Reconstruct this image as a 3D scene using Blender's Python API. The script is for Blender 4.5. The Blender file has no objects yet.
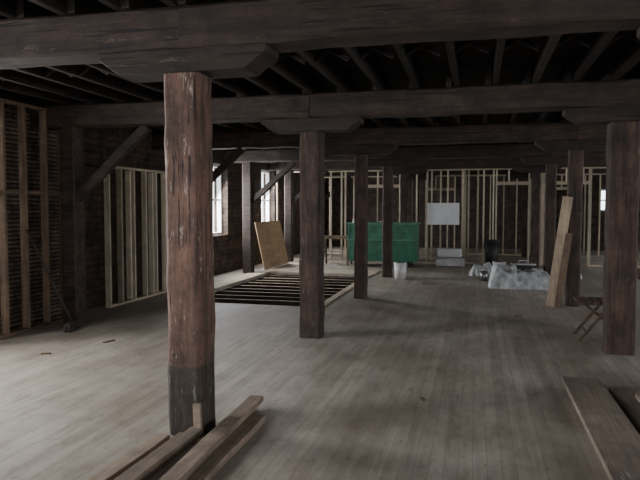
import bpy, bmesh, math, random
from mathutils import Vector, Matrix, noise
random.seed(7)
D = bpy.data
SC = bpy.context.scene
COL = SC.collection

# ------------------------------------------------------------------ materials
def new_mat(name):
    m = D.materials.new(name); m.use_nodes = True
    nt = m.node_tree; nt.nodes.clear()
    out = nt.nodes.new('ShaderNodeOutputMaterial')
    b = nt.nodes.new('ShaderNodeBsdfPrincipled')
    nt.links.new(b.outputs[0], out.inputs[0])
    return m, nt, b
def N(nt, t, **kw):
    n = nt.nodes.new(t)
    for k, v in kw.items(): setattr(n, k, v)
    return n
def ramp(nt, stops):
    r = nt.nodes.new('ShaderNodeValToRGB')
    e = r.color_ramp.elements
    e[0].position, e[0].color = stops[0][0], (*stops[0][1], 1)
    e[1].position, e[1].color = stops[-1][0], (*stops[-1][1], 1)
    for p, c in stops[1:-1]:
        x = e.new(p); x.color = (*c, 1)
    return r
def mul(c, k): return tuple(x*k for x in c)
def coords(nt, scale, rnd=True):
    tc = N(nt, 'ShaderNodeTexCoord')
    src = tc.outputs['Object']
    if rnd:
        oi = N(nt, 'ShaderNodeObjectInfo'); ge = N(nt, 'ShaderNodeNewGeometry')
        m1 = N(nt, 'ShaderNodeMath', operation='MULTIPLY_ADD')
        nt.links.new(oi.outputs['Random'], m1.inputs[0]); m1.inputs[1].default_value = 17
        m2 = N(nt, 'ShaderNodeMath', operation='MULTIPLY'); m2.inputs[1].default_value = 9
        nt.links.new(ge.outputs['Random Per Island'], m2.inputs[0])
        nt.links.new(m2.outputs[0], m1.inputs[2])
        va = N(nt, 'ShaderNodeVectorMath', operation='ADD')
        nt.links.new(src, va.inputs[0]); nt.links.new(m1.outputs[0], va.inputs[1])
        src = va.outputs[0]
    mp = N(nt, 'ShaderNodeMapping'); mp.inputs['Scale'].default_value = scale
    nt.links.new(src, mp.inputs['Vector'])
    return src, mp.outputs[0]
def wood(name, dark, light, axis='Z', sc=14, rough=.75, island=.35, worn=None, worn_lo=.62, bump=.35, base_dark=None, long=1.3, mott=(.4, 1.4), checks=False):
    m, nt, b = new_mat(name)
    s = {'X': (long, sc, sc), 'Y': (sc, long, sc), 'Z': (sc, sc, long)}[axis]
    raw, vec = coords(nt, s)
    n = N(nt, 'ShaderNodeTexNoise'); n.inputs['Scale'].default_value = 1; n.inputs['Detail'].default_value = 12; n.inputs['Roughness'].default_value = .78
    nt.links.new(vec, n.inputs['Vector'])
    r = ramp(nt, [(.36, dark), (.64, light)])
    nt.links.new(n.outputs[0], r.inputs[0]); col = r.outputs[0]
    n2 = N(nt, 'ShaderNodeTexNoise'); n2.inputs['Scale'].default_value = 4; n2.inputs['Detail'].default_value = 10; n2.inputs['Roughness'].default_value = .7
    nt.links.new(raw, n2.inputs['Vector'])
    lo, hi = mott
    r2 = ramp(nt, [(.36, (lo, lo, lo)), (.64, (hi, hi*.96, hi*.92))]); nt.links.new(n2.outputs[0], r2.inputs[0])
    mx = N(nt, 'ShaderNodeMix', data_type='RGBA', blend_type='MULTIPLY'); mx.inputs[0].default_value = .9
    nt.links.new(col, mx.inputs[6]); nt.links.new(r2.outputs[0], mx.inputs[7]); col = mx.outputs[2]
    def stretched(k, l, lo_, hi_, det, rg, rnd_scale=1.2):
        mp3 = N(nt, 'ShaderNodeMapping'); mp3.inputs['Scale'].default_value = {'X': (l, k, k), 'Y': (k, l, k), 'Z': (k, k, l)}[axis]
        nt.links.new(raw, mp3.inputs['Vector'])
        n3 = N(nt, 'ShaderNodeTexNoise'); n3.inputs['Scale'].default_value = rnd_scale; n3.inputs['Detail'].default_value = det; n3.inputs['Roughness'].default_value = rg
        nt.links.new(mp3.outputs[0], n3.inputs['Vector'])
        r3 = ramp(nt, [(lo_, (0, 0, 0)), (hi_, (1, 1, 1))]); nt.links.new(n3.outputs[0], r3.inputs[0])
        return r3.outputs[0]
    if worn:
        mx3 = N(nt, 'ShaderNodeMix', data_type='RGBA'); nt.links.new(stretched(14, 3, worn_lo, worn_lo+.06, 12, .8), mx3.inputs[0])
        nt.links.new(col, mx3.inputs[6]); mx3.inputs[7].default_value = (*worn, 1); col = mx3.outputs[2]
    if checks:
        mx4 = N(nt, 'ShaderNodeMix', data_type='RGBA'); nt.links.new(stretched(34, .9, .62, .65, 2, .5), mx4.inputs[0])
        nt.links.new(col, mx4.inputs[6]); mx4.inputs[7].default_value = (*mul(dark, .45), 1); col = mx4.outputs[2]
    if base_dark:
        tc = N(nt, 'ShaderNodeTexCoord'); sp = N(nt, 'ShaderNodeSeparateXYZ'); nt.links.new(tc.outputs['Object'], sp.inputs[0])
        a = N(nt, 'ShaderNodeMath', operation='MULTIPLY_ADD'); nt.links.new(n2.outputs[0], a.inputs[0]); a.inputs[1].default_value = -.15
        nt.links.new(sp.outputs[2], a.inputs[2])
        rb = ramp(nt, [(base_dark-.1, (.40, .52, .52)), (base_dark-.07, (1, 1, 1))]); nt.links.new(a.outputs[0], rb.inputs[0])
        mb = N(nt, 'ShaderNodeMix', data_type='RGBA', blend_type='MULTIPLY'); mb.inputs[0].default_value = 1
        nt.links.new(col, mb.inputs[6]); nt.links.new(rb.outputs[0], mb.inputs[7]); col = mb.outputs[2]
    ge = N(nt, 'ShaderNodeNewGeometry')
    mr = N(nt, 'ShaderNodeMapRange'); mr.inputs['To Min'].default_value = 1-island; mr.inputs['To Max'].default_value = 1+island
    nt.links.new(ge.outputs['Random Per Island'], mr.inputs['Value'])
    vm = N(nt, 'ShaderNodeVectorMath', operation='SCALE'); nt.links.new(col, vm.inputs[0]); nt.links.new(mr.outputs[0], vm.inputs['Scale'])
    nt.links.new(vm.outputs[0], b.inputs['Base Color'])
    b.inputs['Roughness'].default_value = rough
    bp = N(nt, 'ShaderNodeBump'); bp.inputs['Strength'].default_value = bump; bp.inputs['Distance'].default_value = .02
    nt.links.new(n.outputs[0], bp.inputs['Height']); nt.links.new(bp.outputs[0], b.inputs['Normal'])
    return m
def plain(name, c, rough=.6, metal=0, var=.25, sc=6):
    m, nt, b = new_mat(name)
    raw, vec = coords(nt, (sc, sc, sc))
    n = N(nt, 'ShaderNodeTexNoise'); n.inputs['Scale'].default_value = 1; n.inputs['Detail'].default_value = 6
    nt.links.new(vec, n.inputs['Vector'])
    r = ramp(nt, [(.3, mul(c, 1-var)), (.7, mul(c, 1+var))]); nt.links.new(n.outputs[0], r.inputs[0])
    nt.links.new(r.outputs[0], b.inputs['Base Color'])
    b.inputs['Roughness'].default_value = rough; b.inputs['Metallic'].default_value = metal
    return m
def brick(name, axis, bw=.21, rh=.075, ms=.009, c1=(.055, .036, .029), c2=(.035, .025, .02), mo=(.075, .063, .053)):
    m, nt, b = new_mat(name)
    tc = N(nt, 'ShaderNodeTexCoord'); sp = N(nt, 'ShaderNodeSeparateXYZ'); cb = N(nt, 'ShaderNodeCombineXYZ')
    nt.links.new(tc.outputs['Object'], sp.inputs[0])
    nt.links.new(sp.outputs[1 if axis == 'Y' else 0], cb.inputs[0]); nt.links.new(sp.outputs[2], cb.inputs[1])
    bt = N(nt, 'ShaderNodeTexBrick'); bt.inputs['Scale'].default_value = 1
    bt.inputs['Brick Width'].default_value = bw; bt.inputs['Row Height'].default_value = rh; bt.inputs['Mortar Size'].default_value = ms
    bt.inputs['Color1'].default_value = (*c1, 1); bt.inputs['Color2'].default_value = (*c2, 1)
    bt.inputs['Mortar'].default_value = (*mo, 1)
    nw = N(nt, 'ShaderNodeTexNoise'); nw.inputs['Scale'].default_value = 5; nw.inputs['Detail'].default_value = 3
    nt.links.new(cb.outputs[0], nw.inputs['Vector'])
    vs = N(nt, 'ShaderNodeVectorMath', operation='MULTIPLY_ADD'); nt.links.new(nw.outputs['Color'], vs.inputs[0])
    vs.inputs[1].default_value = (.03, .03, 0); nt.links.new(cb.outputs[0], vs.inputs[2])
    nt.links.new(vs.outputs[0], bt.inputs['Vector'])
    n = N(nt, 'ShaderNodeTexNoise'); n.inputs['Scale'].default_value = 4; n.inputs['Detail'].default_value = 12; n.inputs['Roughness'].default_value = .75
    nt.links.new(tc.outputs['Object'], n.inputs['Vector'])
    r = ramp(nt, [(.38, (.3, .3, .3)), (.62, (1.8, 1.75, 1.7))]); nt.links.new(n.outputs[0], r.inputs[0])
    mx = N(nt, 'ShaderNodeMix', data_type='RGBA', blend_type='MULTIPLY'); mx.inputs[0].default_value = 1
    nt.links.new(bt.outputs[0], mx.inputs[6]); nt.links.new(r.outputs[0], mx.inputs[7])
    nt.links.new(mx.outputs[2], b.inputs['Base Color']); b.inputs['Roughness'].default_value = .9
    bp = N(nt, 'ShaderNodeBump'); bp.inputs['Strength'].default_value = .6; bp.inputs['Distance'].default_value = .02; bp.invert = True
    nt.links.new(bt.outputs['Fac'], bp.inputs['Height']); nt.links.new(bp.outputs[0], b.inputs['Normal'])
    return m
def floor_mat():
    m, nt, b = new_mat('worn_strip_floor')
    tc = N(nt, 'ShaderNodeTexCoord'); sp = N(nt, 'ShaderNodeSeparateXYZ'); cb = N(nt, 'ShaderNodeCombineXYZ')
    nt.links.new(tc.outputs['Object'], sp.inputs[0])
    nt.links.new(sp.outputs[1], cb.inputs[0]); nt.links.new(sp.outputs[0], cb.inputs[1])
    bt = N(nt, 'ShaderNodeTexBrick'); bt.inputs['Scale'].default_value = 1
    bt.inputs['Brick Width'].default_value = 4.7; bt.inputs['Row Height'].default_value = .085; bt.inputs['Mortar Size'].default_value = .0016
    bt.offset = .37; bt.inputs['Mortar Smooth'].default_value = .3
    bt.inputs['Color1'].default_value = (.42, .385, .335, 1); bt.inputs['Color2'].default_value = (.35, .32, .275, 1)
    bt.inputs['Mortar'].default_value = (.24, .21, .175, 1)
    nt.links.new(cb.outputs[0], bt.inputs['Vector'])
    col = bt.outputs[0]
    def layer(scale, ns, det, stops, fac, rgh=.6):
        nonlocal col
        mp = N(nt, 'ShaderNodeMapping'); mp.inputs['Scale'].default_value = scale
        nt.links.new(tc.outputs['Object'], mp.inputs['Vector'])
        n = N(nt, 'ShaderNodeTexNoise'); n.inputs['Scale'].default_value = ns; n.inputs['Detail'].default_value = det; n.inputs['Roughness'].default_value = rgh
        nt.links.new(mp.outputs[0], n.inputs['Vector'])
        r = ramp(nt, stops); nt.links.new(n.outputs[0], r.inputs[0])
        mx = N(nt, 'ShaderNodeMix', data_type='RGBA', blend_type='MULTIPLY'); mx.inputs[0].default_value = fac
        nt.links.new(col, mx.inputs[6]); nt.links.new(r.outputs[0], mx.inputs[7]); col = mx.outputs[2]
        return n
    n1 = layer((1, .7, 1), .7, 7, [(.35, (.70, .65, .59)), (.62, (1.18, 1.18, 1.18))], 1)
    layer((12, .5, 1), 1, 9, [(.3, (.72, .705, .685)), (.7, (1.16, 1.16, 1.16))], .85, .72)
    layer((1.6, .7, 1), 3.5, 14, [(.38, (.76, .735, .70)), (.5, (1, 1, 1)), (.66, (1.15, 1.15, 1.15))], .9, .8)
    layer((22, 9, 1), 1, 4, [(.30, (.5, .46, .42)), (.38, (1, 1, 1))], .6)
    nt.links.new(col, b.inputs['Base Color'])
    r = ramp(nt, [(.3, (.46, .46, .46)), (.7, (.66, .66, .66))]); nt.links.new(n1.outputs[0], r.inputs[0])
    nt.links.new(r.outputs[0], b.inputs['Roughness'])
    bp = N(nt, 'ShaderNodeBump'); bp.inputs['Strength'].default_value = .2; bp.inputs['Distance'].default_value = .004; bp.invert = True
    nt.links.new(bt.outputs['Fac'], bp.inputs['Height']); nt.links.new(bp.outputs[0], b.inputs['Normal'])
    return m

DK, LT = (.021, .012, .009), (.094, .055, .040)
M_post = wood('old_timber_post', DK, LT, 'Z', worn=(.20, .155, .125), worn_lo=.59, checks=True, island=.25)
M_post1 = wood('old_timber_post_worn', (.045, .024, .017), (.19, .107, .077), 'Z', worn=(.38, .32, .27), worn_lo=.575, base_dark=.5, checks=True, island=0)
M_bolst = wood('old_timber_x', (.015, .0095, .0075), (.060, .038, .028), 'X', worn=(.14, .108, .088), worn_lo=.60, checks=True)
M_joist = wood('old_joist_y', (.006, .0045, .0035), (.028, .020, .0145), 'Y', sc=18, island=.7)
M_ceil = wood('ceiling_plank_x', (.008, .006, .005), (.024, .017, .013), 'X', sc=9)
M_pineZ = wood('pine_stud_z', (.46, .40, .30), (.68, .61, .48), 'Z', sc=30, island=.35, bump=.1, mott=(.75, 1.15))
M_pineX = wood('pine_plate_x', (.36, .30, .22), (.54, .47, .36), 'X', sc=30, island=.2, bump=.1, mott=(.75, 1.15))
M_pineY = wood('pine_plate_y', (.38, .32, .24), (.56, .48, .37), 'Y', sc=30, island=.25, bump=.1, mott=(.75, 1.15))
M_oldstud = wood('aged_stud_z', (.10, .068, .047), (.21, .148, .10), 'Z', sc=30, island=.3, bump=.15, mott=(.6, 1.25))
M_oldstudY = wood('aged_plate_y', (.10, .068, .047), (.19, .13, .09), 'Y', sc=30, island=.2, bump=.15, mott=(.6, 1.25))
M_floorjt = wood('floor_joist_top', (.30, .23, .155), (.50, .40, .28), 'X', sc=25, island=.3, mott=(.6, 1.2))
M_floorj = wood('floor_joist_shaded_side', (.02, .014, .009), (.06, .04, .027), 'X', sc=25, island=.3)  # joist sides darkened in colour to paint the shade between them
M_greyY = wood('weathered_plank_y', (.14, .108, .085), (.25, .205, .165), 'Y', sc=22, island=.2, worn=(.36, .31, .26), worn_lo=.59, mott=(.75, 1.2))
M_lumber = wood('lumber_y', (.18, .14, .105), (.35, .28, .215), 'Y', sc=22, island=.3, mott=(.65, 1.2))
M_lumberZ = wood('lumber_z', (.32, .25, .18), (.50, .40, .30), 'Z', sc=22, island=.1, mott=(.75, 1.2))
M_ply = wood('plywood_y', (.36, .24, .14), (.52, .38, .24), 'Y', sc=12, island=.1, bump=.05, mott=(.8, 1.1))
M_brickX = brick('old_brick_x', 'X'); M_brickY = brick('old_brick_y', 'Y')
M_lath = brick('horizontal_boarding_y', 'Y', bw=2.3, rh=.11, ms=.006, c1=(.06, .04, .029), c2=(.036, .025, .019), mo=(.01, .008, .006))
M_lath2 = brick('lath_and_plaster_y', 'Y', bw=1.3, rh=.055, ms=.012, c1=(.13, .09, .064), c2=(.07, .05, .037), mo=(.018, .014, .011))
M_floor = floor_mat()
M_white = plain('white_paint', (.72, .73, .74), .5, var=.06)
M_green = plain('green_enamel', (.05, .175, .115), .5, var=.35)
M_greenl = plain('green_enamel_rim', (.10, .25, .18), .5, var=.2)
M_black = plain('black_rubber', (.02, .02, .022), .6)
M_steel = plain('galvanised_steel', (.35, .35, .35), .4, .9)
M_plastic = plain('milky_plastic_sheet', (.52, .54, .55), .4, var=.35, sc=9)
M_card = plain('cardboard', (.30, .21, .13), .8)
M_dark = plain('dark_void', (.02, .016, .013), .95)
M_bucket = plain('bucket_plastic', (.75, .76, .76), .4, var=.05)
M_brist = plain('broom_bristle', (.05, .04, .035), .9)
M_chair = wood('chair_wood', (.06, .035, .023), (.14, .086, .055), 'Z', sc=25, island=.15)

# ------------------------------------------------------------------ mesh helpers
def box(bm, c, s, R=None, mat=0):
    M = Matrix.Translation(c) @ (R.to_4x4() if R else Matrix.Identity(4)) @ Matrix.Diagonal((*s, 1))
    r = bmesh.ops.create_cube(bm, size=1, matrix=M)
    for f in {f for v in r['verts'] for f in v.link_faces}: f.material_index = mat
    return r['verts']
def frame(p0, p1, up=None):
    d = (Vector(p1)-Vector(p0)); L = d.length; z = d.normalized()
    u = Vector(up) if up else (Vector((0, 0, 1)) if abs(z.z) < .95 else Vector((0, 1, 0)))
    x = u.cross(z).normalized(); y = z.cross(x)
    return x, y, z, L
def timber(bm, p0, p1, w, h, mat=0, segs=6, jit=.006, ch=.015, up=None, taper=0):
    x, y, z, L = frame(p0, p1, up); p0 = Vector(p0); rings = []
    for i in range(segs+1):
        t = i/segs; c = p0+z*L*t
        k = 1-taper*t
        a, bb = w/2*k, h/2*k
        pts = [(a-ch, -bb), (a, -bb+ch), (a, bb-ch), (a-ch, bb), (-a+ch, bb), (-a, bb-ch), (-a, -bb+ch), (-a+ch, -bb)]
        ring = []
        jx, jy = random.uniform(-jit, jit), random.uniform(-jit, jit)
        for (u, v) in pts:
            q = c+x*(u+jx+random.uniform(-jit, jit)*.5)+y*(v+jy+random.uniform(-jit, jit)*.5)
            ring.append(bm.verts.new(q))
        rings.append(ring)
    for i in range(segs):
        for j in range(8):
            f = bm.faces.new([rings[i][j], rings[i][(j+1) % 8], rings[i+1][(j+1) % 8], rings[i+1][j]]); f.material_index = mat
    f = bm.faces.new(rings[0][::-1]); f.material_index = mat
    f = bm.faces.new(rings[-1]); f.material_index = mat
def cyl(bm, p0, p1, r0, r1=None, mat=0, n=20, caps=True):
    r1 = r0 if r1 is None else r1
    x, y, z, L = frame(p0, p1); p0 = Vector(p0); p1 = Vector(p1)
    A = [bm.verts.new(p0+(x*math.cos(2*math.pi*i/n)+y*math.sin(2*math.pi*i/n))*r0) for i in range(n)]
    B = [bm.verts.new(p1+(x*math.cos(2*math.pi*i/n)+y*math.sin(2*math.pi*i/n))*r1) for i in range(n)]
    for i in range(n):
        f = bm.faces.new([A[i], A[(i+1) % n], B[(i+1) % n], B[i]]); f.material_index = mat; f.smooth = True
    if caps:
        bm.faces.new(A[::-1]).material_index = mat; bm.faces.new(B).material_index = mat
def finish(bm, name, mats, loc=(0, 0, 0), bevel=0, parent=None):
    bmesh.ops.recalc_face_normals(bm, faces=bm.faces[:])
    bmesh.ops.translate(bm, verts=bm.verts[:], vec=-Vector(loc))
    me = D.meshes.new(name); bm.to_mesh(me); bm.free()
    for m in (mats if isinstance(mats, (list, tuple)) else [mats]): me.materials.append(m)
    o = D.objects.new(name, me); COL.objects.link(o); o.location = loc
    if bevel:
        b = o.modifiers.new('bevel', 'BEVEL'); b.width = bevel; b.segments = 2; b.limit_method = 'ANGLE'
    if parent: o.parent = parent
    return o
def empty(name, loc):
    e = D.objects.new(name, None); COL.objects.link(e); e.location = loc; e.empty_display_size = .2
    return e
NB = bmesh.new

# ------------------------------------------------------------------ layout
XL, XR = -5.75, 8.6
Y0, Y1 = -3.0, 24.0
COLS = [-1.9, 1.5, 4.9]
ROWS = [.64, 3.91, 7.18, 10.45, 13.72, 16.99, 20.26]
ZB, ZBT = 2.60, 2.88
ZJ = 3.10
YP = 17.5

HX0, HX1, HY0, HY1 = -4.75, -2.40, 9.3, 14.0
bm = NB(); T = .05
def slab(x0, x1, y0, y1): box(bm, ((x0+x1)/2, (y0+y1)/2, -T/2), (x1-x0, y1-y0, T))
slab(XL-.35, XR+.35, Y0-.35, HY0); slab(XL-.35, XR+.35, HY1, Y1+.35)
slab(XL-.35, HX0, HY0, HY1); slab(HX1, XR+.35, HY0, HY1)
finish(bm, 'floor', M_floor)
bm = NB()
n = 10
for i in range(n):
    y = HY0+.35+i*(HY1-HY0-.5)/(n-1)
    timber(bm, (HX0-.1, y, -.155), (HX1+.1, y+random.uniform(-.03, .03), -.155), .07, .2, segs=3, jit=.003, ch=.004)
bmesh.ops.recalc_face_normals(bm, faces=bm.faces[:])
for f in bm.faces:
    if f.normal.z > .8: f.material_index = 1  # upward faces get the pale wood, sides keep their painted shade
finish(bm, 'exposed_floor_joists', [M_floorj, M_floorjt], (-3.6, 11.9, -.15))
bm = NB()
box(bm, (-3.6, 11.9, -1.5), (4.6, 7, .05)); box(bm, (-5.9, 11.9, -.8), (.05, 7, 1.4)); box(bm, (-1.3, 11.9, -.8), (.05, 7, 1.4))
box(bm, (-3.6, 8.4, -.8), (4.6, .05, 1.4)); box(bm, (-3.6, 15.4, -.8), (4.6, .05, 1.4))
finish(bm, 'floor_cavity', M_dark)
bm = NB()
box(bm, ((HX0+HX1)/2, HY1+.45, .01), (HX1-HX0+.3, .88, .02)); box(bm, (HX1+.06, (HY0+HY1)/2, .012), (.1, HY1-HY0, .024))
box(bm, (HX0-.2, (HY0+HY1)/2+.3, .01), (.38, HY1-HY0-.6, .02))
finish(bm, 'floor_opening_edging', M_pineY, (-3.6, 11.9, 0))

def wall(name, axis, inner, outer, a0, a1, z0, z1, ops, mat):
    bm = NB(); c = (inner+outer)/2; t = abs(outer-inner)
    def b(a, bb, za, zb):
        if bb-a < .001 or zb-za < .001: return
        if axis == 'Y': box(bm, (c, (a+bb)/2, (za+zb)/2), (t, bb-a, zb-za))
        else: box(bm, ((a+bb)/2, c, (za+zb)/2), (bb-a, t, zb-za))
    cur = a0
    for (a, bb, za, zb) in sorted(ops):
        b(cur, a, z0, z1); b(a, bb, z0, za); b(a, bb, zb, z1); cur = bb
    b(cur, a1, z0, z1)
    return finish(bm, name, mat)
ZW = 3.2
opsL = [(1.0, 2.1, .9, 2.5), (4.1, 5.3, .9, 2.5), (12.6, 13.85, .9, 2.55), (16.25, 17.4, .9, 2.6), (20.5, 21.5, .9, 2.5)]
opsR = [(y-.6, y+.6, .9, 2.5) for y in (2.3, 5.6, 8.9, 12.2, 15.5, 18.8)]
opsB = [(-4.2, -3.0, .9, 2.5), (-.6, .6, .9, 2.5), (2.8, 4.0, .9, 2.5), (5.8, 7.0, .9, 2.5)]
opsF = [(4.3, 4.9, 1.4, 2.2)]
wall('wall_left', 'Y', XL, XL-.35, Y0-.35, Y1+.35, 0, ZW, opsL, M_lath)
wall('wall_right', 'Y', XR, XR+.35, Y0-.35, Y1+.35, 0, ZW, opsR, M_brickY)
wall('wall_back', 'X', Y0, Y0-.35, XL, XR, 0, ZW, opsB, M_brickX)
wall('wall_front', 'X', Y1, Y1+.35, XL, XR, 0, ZW, opsF, M_brickX)
bm = NB(); box(bm, (XL+.04, 6.5, 1.5), (.06, 2.1, 3.0)); finish(bm, 'wall_left_lath', M_lath2)

def window(axis, pos, a, b, za, zb, k):
    bm = NB(); t = .05
    def bb(u0, u1, v0, v1, th=t):
        c = ((u0+u1)/2, (v0+v1)/2)
        if axis == 'Y': box(bm, (pos, c[0], c[1]), (th, u1-u0, v1-v0))
        else: box(bm, (c[0], pos, c[1]), (u1-u0, th, v1-v0))
    w = .06
    bb(a, a+w, za, zb, .1); bb(b-w, b, za, zb, .1); bb(a+w, b-w, za, za+w, .14); bb(a+w, b-w, zb-w, zb, .1)
    m = (za+zb)/2
    bb(a+w, b-w, m-.025, m+.025)
    u = (a+b)/2; bb(u-.012, u+.012, za+w, m-.025, .03); bb(u-.012, u+.012, m+.025, zb-w, .03)
    c = ((a+b)/2, (za+zb)/2)
    finish(bm, 'window_%d' % k, M_white, (pos, c[0], c[1]) if axis == 'Y' else (c[0], pos, c[1]))
k = 1
for o in opsL: window('Y', XL-.2, *o, k); k += 1
for o in opsR: window('Y', XR+.2, *o, k); k += 1
for o in opsB: window('X', Y0-.2, *o, k); k += 1
for o in opsF: window('X', Y1+.2, *o, k); k += 1

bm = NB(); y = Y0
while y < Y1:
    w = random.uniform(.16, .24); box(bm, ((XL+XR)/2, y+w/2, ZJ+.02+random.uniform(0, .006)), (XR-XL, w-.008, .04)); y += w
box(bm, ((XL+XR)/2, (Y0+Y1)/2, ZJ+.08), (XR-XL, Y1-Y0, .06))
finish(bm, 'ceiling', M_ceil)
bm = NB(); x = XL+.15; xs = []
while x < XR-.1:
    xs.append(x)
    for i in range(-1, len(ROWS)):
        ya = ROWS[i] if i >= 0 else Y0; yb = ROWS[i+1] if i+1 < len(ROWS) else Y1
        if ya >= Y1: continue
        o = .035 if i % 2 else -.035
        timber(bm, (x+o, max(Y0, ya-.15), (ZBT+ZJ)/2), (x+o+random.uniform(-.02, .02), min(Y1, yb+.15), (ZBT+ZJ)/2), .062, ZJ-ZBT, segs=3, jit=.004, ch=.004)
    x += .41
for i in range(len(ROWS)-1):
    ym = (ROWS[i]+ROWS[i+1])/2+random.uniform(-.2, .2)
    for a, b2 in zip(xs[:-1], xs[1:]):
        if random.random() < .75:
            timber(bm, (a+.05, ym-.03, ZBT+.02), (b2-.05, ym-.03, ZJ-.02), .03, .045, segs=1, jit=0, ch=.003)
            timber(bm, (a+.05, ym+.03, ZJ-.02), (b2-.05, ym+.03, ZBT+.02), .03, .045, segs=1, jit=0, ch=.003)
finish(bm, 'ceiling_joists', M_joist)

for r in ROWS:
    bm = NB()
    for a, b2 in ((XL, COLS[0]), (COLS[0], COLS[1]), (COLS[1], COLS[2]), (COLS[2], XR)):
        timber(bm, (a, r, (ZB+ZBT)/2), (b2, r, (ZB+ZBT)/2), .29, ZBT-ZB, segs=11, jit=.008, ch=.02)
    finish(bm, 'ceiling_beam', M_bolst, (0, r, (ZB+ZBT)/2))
def bolster(bm, x, r, mat):
    prof = [(-.60, ZB), (-.60, ZB-.05), (-.45, ZB-.155), (.45, ZB-.155), (.60, ZB-.05), (.60, ZB)]
    A = [bm.verts.new((x+u, r-.135, z)) for u, z in prof]; B = [bm.verts.new((x+u, r+.135, z)) for u, z in prof]
    bm.faces.new(A).material_index = mat; bm.faces.new(B[::-1]).material_index = mat
    for i in range(6):
        bm.faces.new([A[i], B[i], B[(i+1) % 6], A[(i+1) % 6]]).material_index = mat
for ci, cx in enumerate(COLS):
    for ri, r in enumerate(ROWS):
        bm = NB()
        w = .255 if ri in (1, 2) else .21
        if ci == 1 and ri == 2: w = .285
        timber(bm, (cx, r, 0), (cx, r, ZB-.155), w, w, segs=16, jit=.006, ch=.024)
        bolster(bm, cx, r, 1)
        finish(bm, 'timber_post', [M_post1 if (ci == 0 and ri == 1) else M_post, M_bolst], (cx, r, 0), bevel=.008)
for r in ROWS:
    bm = NB()
    X = -5.18
    timber(bm, (X, r, 0), (X, r, ZB), .22, .22, segs=8, jit=.004, ch=.02)
    timber(bm, (X+.08, r, 1.68), (X+1.12, r, ZB-.02), .10, .13, segs=3, jit=.005, ch=.015)
    finish(bm, 'braced_wall_post', [M_bolst], (X, r, 0))

def studwall(name, axis, pos, a0, a1, z1, step=.41, skip=(), block=None, d=.09, jitter=.02):
    bm = NB(); w = .04
    def put(a, b, za, zb, m, dd=d):
        c = (a+b)/2
        if axis == 'Y': box(bm, (pos, c, (za+zb)/2), (dd, b-a, zb-za), mat=m)
        else: box(bm, (c, pos, (za+zb)/2), (b-a, dd, zb-za), mat=m)
    def inskip(p): return any(s[0]-.02 < p < s[1]+.02 for s in skip)
    cur = a0
    for s in sorted(skip):
        put(cur, s[0], 0, w, 1); cur = s[1]
    put(cur, a1, 0, w, 1); put(a0, a1, z1-w, z1, 1)
    p = a0+w/2
    while p < a1:
        if not inskip(p):
            q = p+random.uniform(-jitter, jitter) if a0+.1 < p < a1-.1 else p
            put(q-w/2, q+w/2, w, z1-w, 0)
        p += step
    for s in skip:
        hz = s[2]
        for e in (s[0]-w, s[1]): put(e, e+w, w, z1-w, 0)
        put(s[0], s[1], hz, hz+.09, 1)
        q = s[0]+.3
        while q < s[1]-.1: put(q-w/2, q+w/2, hz+.09, z1-w, 0); q += step
    if block:
        put(a0, a1, block, block+w, 1, d*.6)
    return bm
bm = studwall('', 'Y', -5.48, 2.54, 7.39, 2.84, step=.37, block=1.72)
finish(bm, 'stud_wall_aged', [M_oldstud, M_oldstudY], (-5.48, 4.5, 0), bevel=.003)
bm = studwall('', 'Y', -5.5, 8.45, 11.1, 2.2, step=.36)
for y in (9.0, 9.72): box(bm, (-5.5, y+.07, 1.1), (.088, .04, 2.1), mat=0)
finish(bm, 'stud_wall_pine', [M_pineZ, M_pineY], (-5.5, 9, 0), bevel=.003)
bm = studwall('', 'X', YP, XL+.03, XR-.03, 2.60, skip=[(-3.0, -2.1, 2.1), (.55, 1.35, 2.15), (2.0, 2.85, 2.15)])
for x in (-4.9, -3.75, -1.32, -.95, -.2, .2):
    box(bm, (x, YP, 1.3), (.045, .088, 2.5), mat=0)
finish(bm, 'stud_partition', [M_pineZ, M_pineX], (0, YP, 0))
bm = studwall('', 'X', 20.9, XL+.03, XR-.03, 2.60, skip=[(-1.6, -.7, 2.1), (1.9, 2.8, 2.1)])
finish(bm, 'stud_partition', [M_pineZ, M_pineX], (0, 20.9, 0))
bm = studwall('', 'Y', -.35, YP+.06, 20.83, 2.60)
finish(bm, 'stud_partition', [M_pineZ, M_pineY], (-.35, 19, 0))
bm = studwall('', 'Y', 1.75, YP+.06, 20.83, 2.60)
finish(bm, 'stud_partition', [M_pineZ, M_pineY], (1.75, 19, 0))

# ------------------------------------------------------------------ props
bm = NB()
R = Matrix.Rotation(math.radians(-12), 3, 'Y')
box(bm, (-5.13, 15.35, .60), (.018, 2.0, 1.20), R)
finish(bm, 'plywood_sheet', M_ply, (-5.13, 15.35, .60))

e = empty('green_dumpster', (-2.35, 16.3, 0))
def kid(bm, name, mats, bevel=0):
    bmesh.ops.recalc_face_normals(bm, faces=bm.faces[:])
    me = D.meshes.new(name); bm.to_mesh(me); bm.free()
    for m in (mats if isinstance(mats, (list, tuple)) else [mats]): me.materials.append(m)
    o = D.objects.new(name, me); COL.objects.link(o); o.parent = kid.p
    if bevel:
        b = o.modifiers.new('bevel', 'BEVEL'); b.width = bevel; b.segments = 2; b.limit_method = 'ANGLE'
    return o
kid.p = e
bm = NB()
HW = .88
prof = [(-.30, .14), (-.45, .70), (-.45, 1.12), (.45, 1.12), (.45, .14)]
A = [bm.verts.new((-HW, y, z)) for y, z in prof]; B = [bm.verts.new((HW, y, z)) for y, z in prof]
bm.faces.new(A); bm.faces.new(B)
for i in (0, 1, 3, 4): bm.faces.new([A[i], A[(i+1) % 5], B[(i+1) % 5], B[i]])
o = kid(bm, 'hopper_body', M_green); s = o.modifiers.new('s', 'SOLIDIFY'); s.thickness = .02
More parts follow.
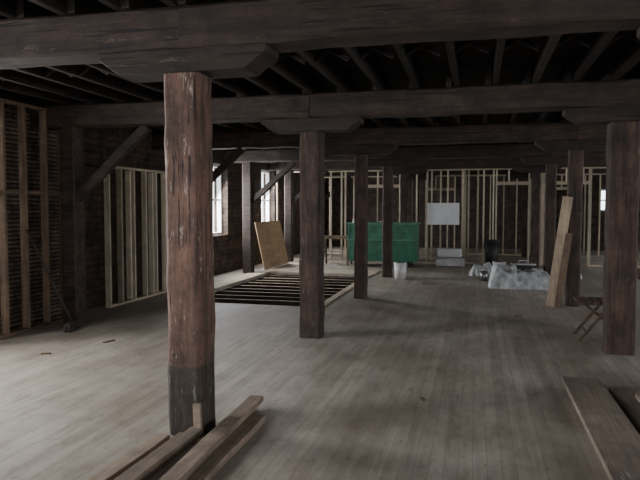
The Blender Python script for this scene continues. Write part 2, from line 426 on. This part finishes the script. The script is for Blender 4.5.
bm = NB()
box(bm, (0, -.46, 1.13), (2*HW+.08, .06, .04)); box(bm, (0, .46, 1.13), (2*HW+.08, .06, .04)); box(bm, (-HW-.01, 0, 1.13), (.06, .9, .04)); box(bm, (HW+.01, 0, 1.13), (.06, .9, .04))
box(bm, (0, -.465, .71), (2*HW+.02, .025, .035))
kid(bm, 'rim', M_greenl, .006)
bm = NB()
for x in (-HW+.02, HW-.02): box(bm, (x, -.465, .92), (.05, .03, .36))
kid(bm, 'ribs', M_green)
bm = NB()
for x in (-.65, .65): box(bm, (x, 0, .11), (.14, .8, .08))
for x in (-.7, .7):
    for y in (-.3, .3): cyl(bm, (x-.03, y, .06), (x+.03, y, .06), .06)
kid(bm, 'base_and_casters', M_black)
bm = NB()
for (x, y, z, lx, a, b) in ((-.62, 0, 1.12, .5, .3, .5), (-.35, .1, 1.1, .6, -.3, .2), (.4, 0, 1.08, .7, .2, -.15), (.1, .15, 1.1, .5, .6, .3)):
    box(bm, (x, y, z), (lx, .14, .03), Matrix.Rotation(a, 3, 'Z') @ Matrix.Rotation(b, 3, 'Y'))
kid(bm, 'scrap_boards', M_oldstud)
bm = NB(); box(bm, (-.66, -.1, 1.16), (.30, .2, .14), Matrix.Rotation(.3, 3, 'Y')); kid(bm, 'scrap_drywall', M_white, .01)

def bucket(loc, h=.36, r=.14, mat=M_bucket, name='plastic_bucket'):
    e = empty(name, loc); kid.p = e
    bm = NB(); cyl(bm, (0, 0, 0), (0, 0, h), r*.86, r, n=28); cyl(bm, (0, 0, h*.86), (0, 0, h*.88), r*1.05, r*1.05, n=28); cyl(bm, (0, 0, h*.97), (0, 0, h), r*1.05, r*1.05, n=28)
    kid(bm, 'pail', mat)
    bm = NB(); pts = [(math.cos(t)*r*1.08, -math.sin(t)*.05-.02, h*.86-math.sin(t)*.11) for t in [math.pi*i/10 for i in range(11)]]
    for a, b in zip(pts[:-1], pts[1:]): cyl(bm, a, b, .004, n=6)
    kid(bm, 'bail_handle', M_steel)
bucket((-1.58, 13.45, 0))

bm = NB(); box(bm, (-.88, YP-.055, 1.37), (.88, .016, .60)); finish(bm, 'white_drywall_panel', M_white, (-.88, YP-.055, 1.37), bevel=.002)

e = empty('storage_crates', (-.62, 16.8, 0)); kid.p = e
bm = NB(); box(bm, (-.02, 0, .10), (.74, .42, .2)); box(bm, (-.02, 0, .22), (.78, .45, .04)); kid(bm, 'lower_crate', M_steel, .01)
bm = NB(); box(bm, (-.05, 0, .34), (.62, .38, .19)); box(bm, (-.05, 0, .445), (.66, .42, .03)); kid(bm, 'upper_crate', M_white, .012)
e = empty('trash_can', (.42, 17.12, 0)); kid.p = e
bm = NB(); cyl(bm, (0, 0, 0), (0, 0, .62), .155, .19, n=28); cyl(bm, (0, 0, .62), (0, 0, .66), .2, .2, n=28)
cyl(bm, (0, 0, .66), (0, 0, .69), .18, .1, n=28); box(bm, (.2, 0, .5), (.04, .1, .03)); box(bm, (-.2, 0, .5), (.04, .1, .03)); kid(bm, 'can', M_black)
e = empty('sawhorse', (-3.65, 16.4, 0)); kid.p = e
bm = NB(); box(bm, (0, 0, .74), (.8, .09, .09))
for sx in (-.32, .32):
    for sy in (-1, 1): timber(bm, (sx*1.1, sy*.26, 0), (sx, sy*.04, .70), .04, .07, segs=1, jit=0, ch=.004)
    box(bm, (sx*1.05, 0, .35), (.03, .36, .07))
kid(bm, 'trestle', M_oldstud)

def heap(name, loc, W_, D_, H_, seed, rise=.07):
    e = empty(name, loc); kid.p = e
    bm = NB()
    bmesh.ops.create_grid(bm, x_segments=56, y_segments=36, size=.5)
    for v in bm.verts:
        x, y = v.co.x*W_, v.co.y*D_
        dx = max(0, abs(x)-(W_*.5-.12))/.11; dy = max(0, abs(y)-(D_*.5-.13))/.12
        d = min(1, max(dx, dy, math.hypot(dx, dy)*.8))
        top = H_+.09*noise.noise((x*4+seed, y*4, 1.3))+(rise if x < -.1 else 0)
        z = top*(1-d)**.6
        nz = noise.noise((x*9, y*9+seed, z*6))*.05+noise.noise((x*22, y*20, 4+seed))*.025
        v.co = (x+noise.noise((x*7, y*7, 9))*.05, y+nz, max(.004, z+nz*(1-d)+.004))
    for f in bm.faces: f.smooth = True
    kid(bm, 'plastic_sheet', M_plastic)
heap('plastic_wrapped_bundle', (.86, 12.65, 0), 1.18, .9, .30, 0)
bm = NB(); box(bm, (-.25, -.02, .10), (.4, .4, .18)); box(bm, (.2, 0, .07), (.4, .4, .14)); kid(bm, 'boxed_contents', M_card)
heap('white_rubble_bag', (.15, 14.6, 0), .55, .5, .22, 5, 0)
heap('white_rubble_bag', (1.95, 14.6, 0), .6, .5, .26, 9, 0)
e = empty('tool_box', (.98, 13.7, 0)); kid.p = e
bm = NB(); box(bm, (0, 0, .17), (.5, .26, .34)); kid(bm, 'case', M_black, .015)
bm = NB(); box(bm, (0, 0, .36), (.5, .26, .04)); box(bm, (0, 0, .43), (.2, .03, .03)); box(bm, (-.09, 0, .40), (.02, .03, .06)); box(bm, (.09, 0, .40), (.02, .03, .06)); kid(bm, 'lid_and_handle', M_steel, .005)
bucket((.50, 13.9, 0), .38, .14, M_bucket)
bucket((.18, 13.5, 0), .2, .09, M_steel, 'paint_can')

e = empty('leaning_boards', (1.15, 10.2, 0)); kid.p = e
bm = NB()
timber(bm, (0, .02, 0.003), (.235, .125, 1.72), .15, .025, segs=2, jit=0, ch=.003, up=(0, 1, 0))
kid(bm, 'wide_board', M_lumberZ)
bm = NB()
timber(bm, (.10, -.03, 0.003), (.26, .085, 1.15), .10, .025, segs=2, jit=0, ch=.003, up=(0, 1, 0))
kid(bm, 'short_board', M_oldstud)

e = empty('folding_wooden_chair', (1.46, 7.9, 0)); kid.p = e
bm = NB()
for y in (-.2, .2):
    timber(bm, (-.27, y*1.0, 0), (.37, y, .84), .028, .05, segs=2, jit=0, ch=.006, up=(0, 1, 0))
    timber(bm, (.30, y*.86, 0), (-.24, y*.86, .45), .028, .05, segs=2, jit=0, ch=.006, up=(0, 1, 0))
kid(bm, 'crossed_legs', M_chair)
bm = NB()
for i in range(6): box(bm, (-.26+i*.085, 0, .455), (.07, .39, .022))
for y in (-.15, .15): box(bm, (-.045, y, .43), (.47, .03, .028))
kid(bm, 'slatted_seat', M_chair, .004)
bm = NB(); box(bm, (.365, 0, .79), (.02, .42, .12)); box(bm, (.28, 0, .67), (.018, .40, .05)); kid(bm, 'back_rails', M_chair, .006)
bm = NB(); cyl(bm, (-.19, -.19, .1), (-.19, .19, .1), .014, n=10); cyl(bm, (.21, -.17, .09), (.21, .17, .09), .014, n=10); kid(bm, 'stretchers', M_chair)

bm = NB()
def board(x0, y0, x1, y1, z, w, t): timber(bm, (x0, y0, z+t/2), (x1, y1, z+t/2), w, t, segs=4, jit=.002, ch=.003)
board(-1.50, 2.75, -1.53, 4.22, 0, .12, .045)
board(-1.64, 2.7, -1.665, 4.45, 0, .09, .045)
board(-1.58, 2.6, -1.64, 4.50, .047, .11, .045)
board(-1.88, 2.6, -1.85, 3.74, 0, .13, .05)
board(-2.03, 2.7, -2.00, 3.68, 0, .10, .05)
board(-1.82, 2.7, -1.79, 3.75, .052, .09, .04)
box(bm, (-1.78, 3.74, .17), (.05, .03, .17), Matrix.Rotation(.06, 3, 'X'))
finish(bm, 'lumber_stack', M_lumber, (-1.75, 3.5, 0))
bm = NB()
board(.92, 2.9, .93, 5.70, 0, .33, .035)
board(.90, 2.7, .905, 5.76, .036, .31, .035)
board(1.23, 2.9, 1.21, 5.55, 0, .22, .05)
board(1.47, 3.2, 1.44, 5.6, 0, .2, .05)
board(1.30, 3.5, 1.33, 5.3, .052, .18, .04)
finish(bm, 'weathered_plank_stack', M_greyY, (1.15, 4.4, 0))

e = empty('push_broom', (-4.98, 6.85, 0)); kid.p = e
bm = NB(); cyl(bm, (0, 0, .08), (-.42, -.28, 1.28), .015, n=10); kid(bm, 'handle', M_brist)
bm = NB(); box(bm, (0, 0, .09), (.07, .42, .03), Matrix.Rotation(.3, 3, 'Z')); kid(bm, 'head', M_brist, .005)
bm = NB()
for i in range(9):
    for j in (-1, 1):
        p = Matrix.Rotation(.3, 3, 'Z') @ Vector((j*.02, -.19+i*.0475, 0)); cyl(bm, (p.x, p.y, .08), (p.x*1.1, p.y*1.05, 0), .018, .028, n=8)
kid(bm, 'bristles', M_brist)

bm = NB()
for (x, y, a, l) in ((-4.1, 6.3, 1.2, .15), (-4.4, 5.6, .4, .1), (.6, 9.2, .8, .14), (-.9, 12.6, .1, .3), (-.4, 5.0, 2, .06), (-.3, 7.9, .4, .1), (.1, 14.0, 1, .2)):
    box(bm, (x, y, .008), (l, .03, .016), Matrix.Rotation(a, 3, 'Z'))
finish(bm, 'wood_scraps', M_oldstud)

# ------------------------------------------------------------------ light
W = D.worlds.new('overcast_sky'); SC.world = W; W.use_nodes = True
bg = W.node_tree.nodes['Background']; bg.inputs[0].default_value = (.88, .94, 1, 1); bg.inputs[1].default_value = 5
def area(name, loc, rot, sx, sy, e, c=(.98, .98, 1)):
    l = D.lights.new(name, 'AREA'); l.shape = 'RECTANGLE'; l.size = sx; l.size_y = sy; l.energy = e; l.color = c
    o = D.objects.new(name, l); COL.objects.link(o); o.location = loc; o.rotation_euler = rot
h = math.pi/2
T_ = math.radians(28)
for i, o in enumerate(opsR): area('daylight_right', (XR-.05, (o[0]+o[1])/2, 1.7), (0, h-T_, 0), 1.5, 1.1, 72)
for i, o in enumerate(opsL): area('daylight_left', (XL-.3, (o[0]+o[1])/2, 1.7), (0, -h+T_, 0), 1.5, 1.05, 200 if i < 2 else 150)
for o in opsB: area('daylight_back', ((o[0]+o[1])/2, Y0+.05, 1.7), (h-T_, 0, 0), 1.1, 1.5, 70)

# ------------------------------------------------------------------ camera
cam = D.cameras.new('camera'); co = D.objects.new('camera', cam); COL.objects.link(co)
co.location = (0, 0, 1.56); co.rotation_euler = (math.radians(90-3.05), 0, math.radians(14.1))
cam.sensor_width = 36; cam.lens = 34.9; cam.clip_end = 200
SC.camera = co
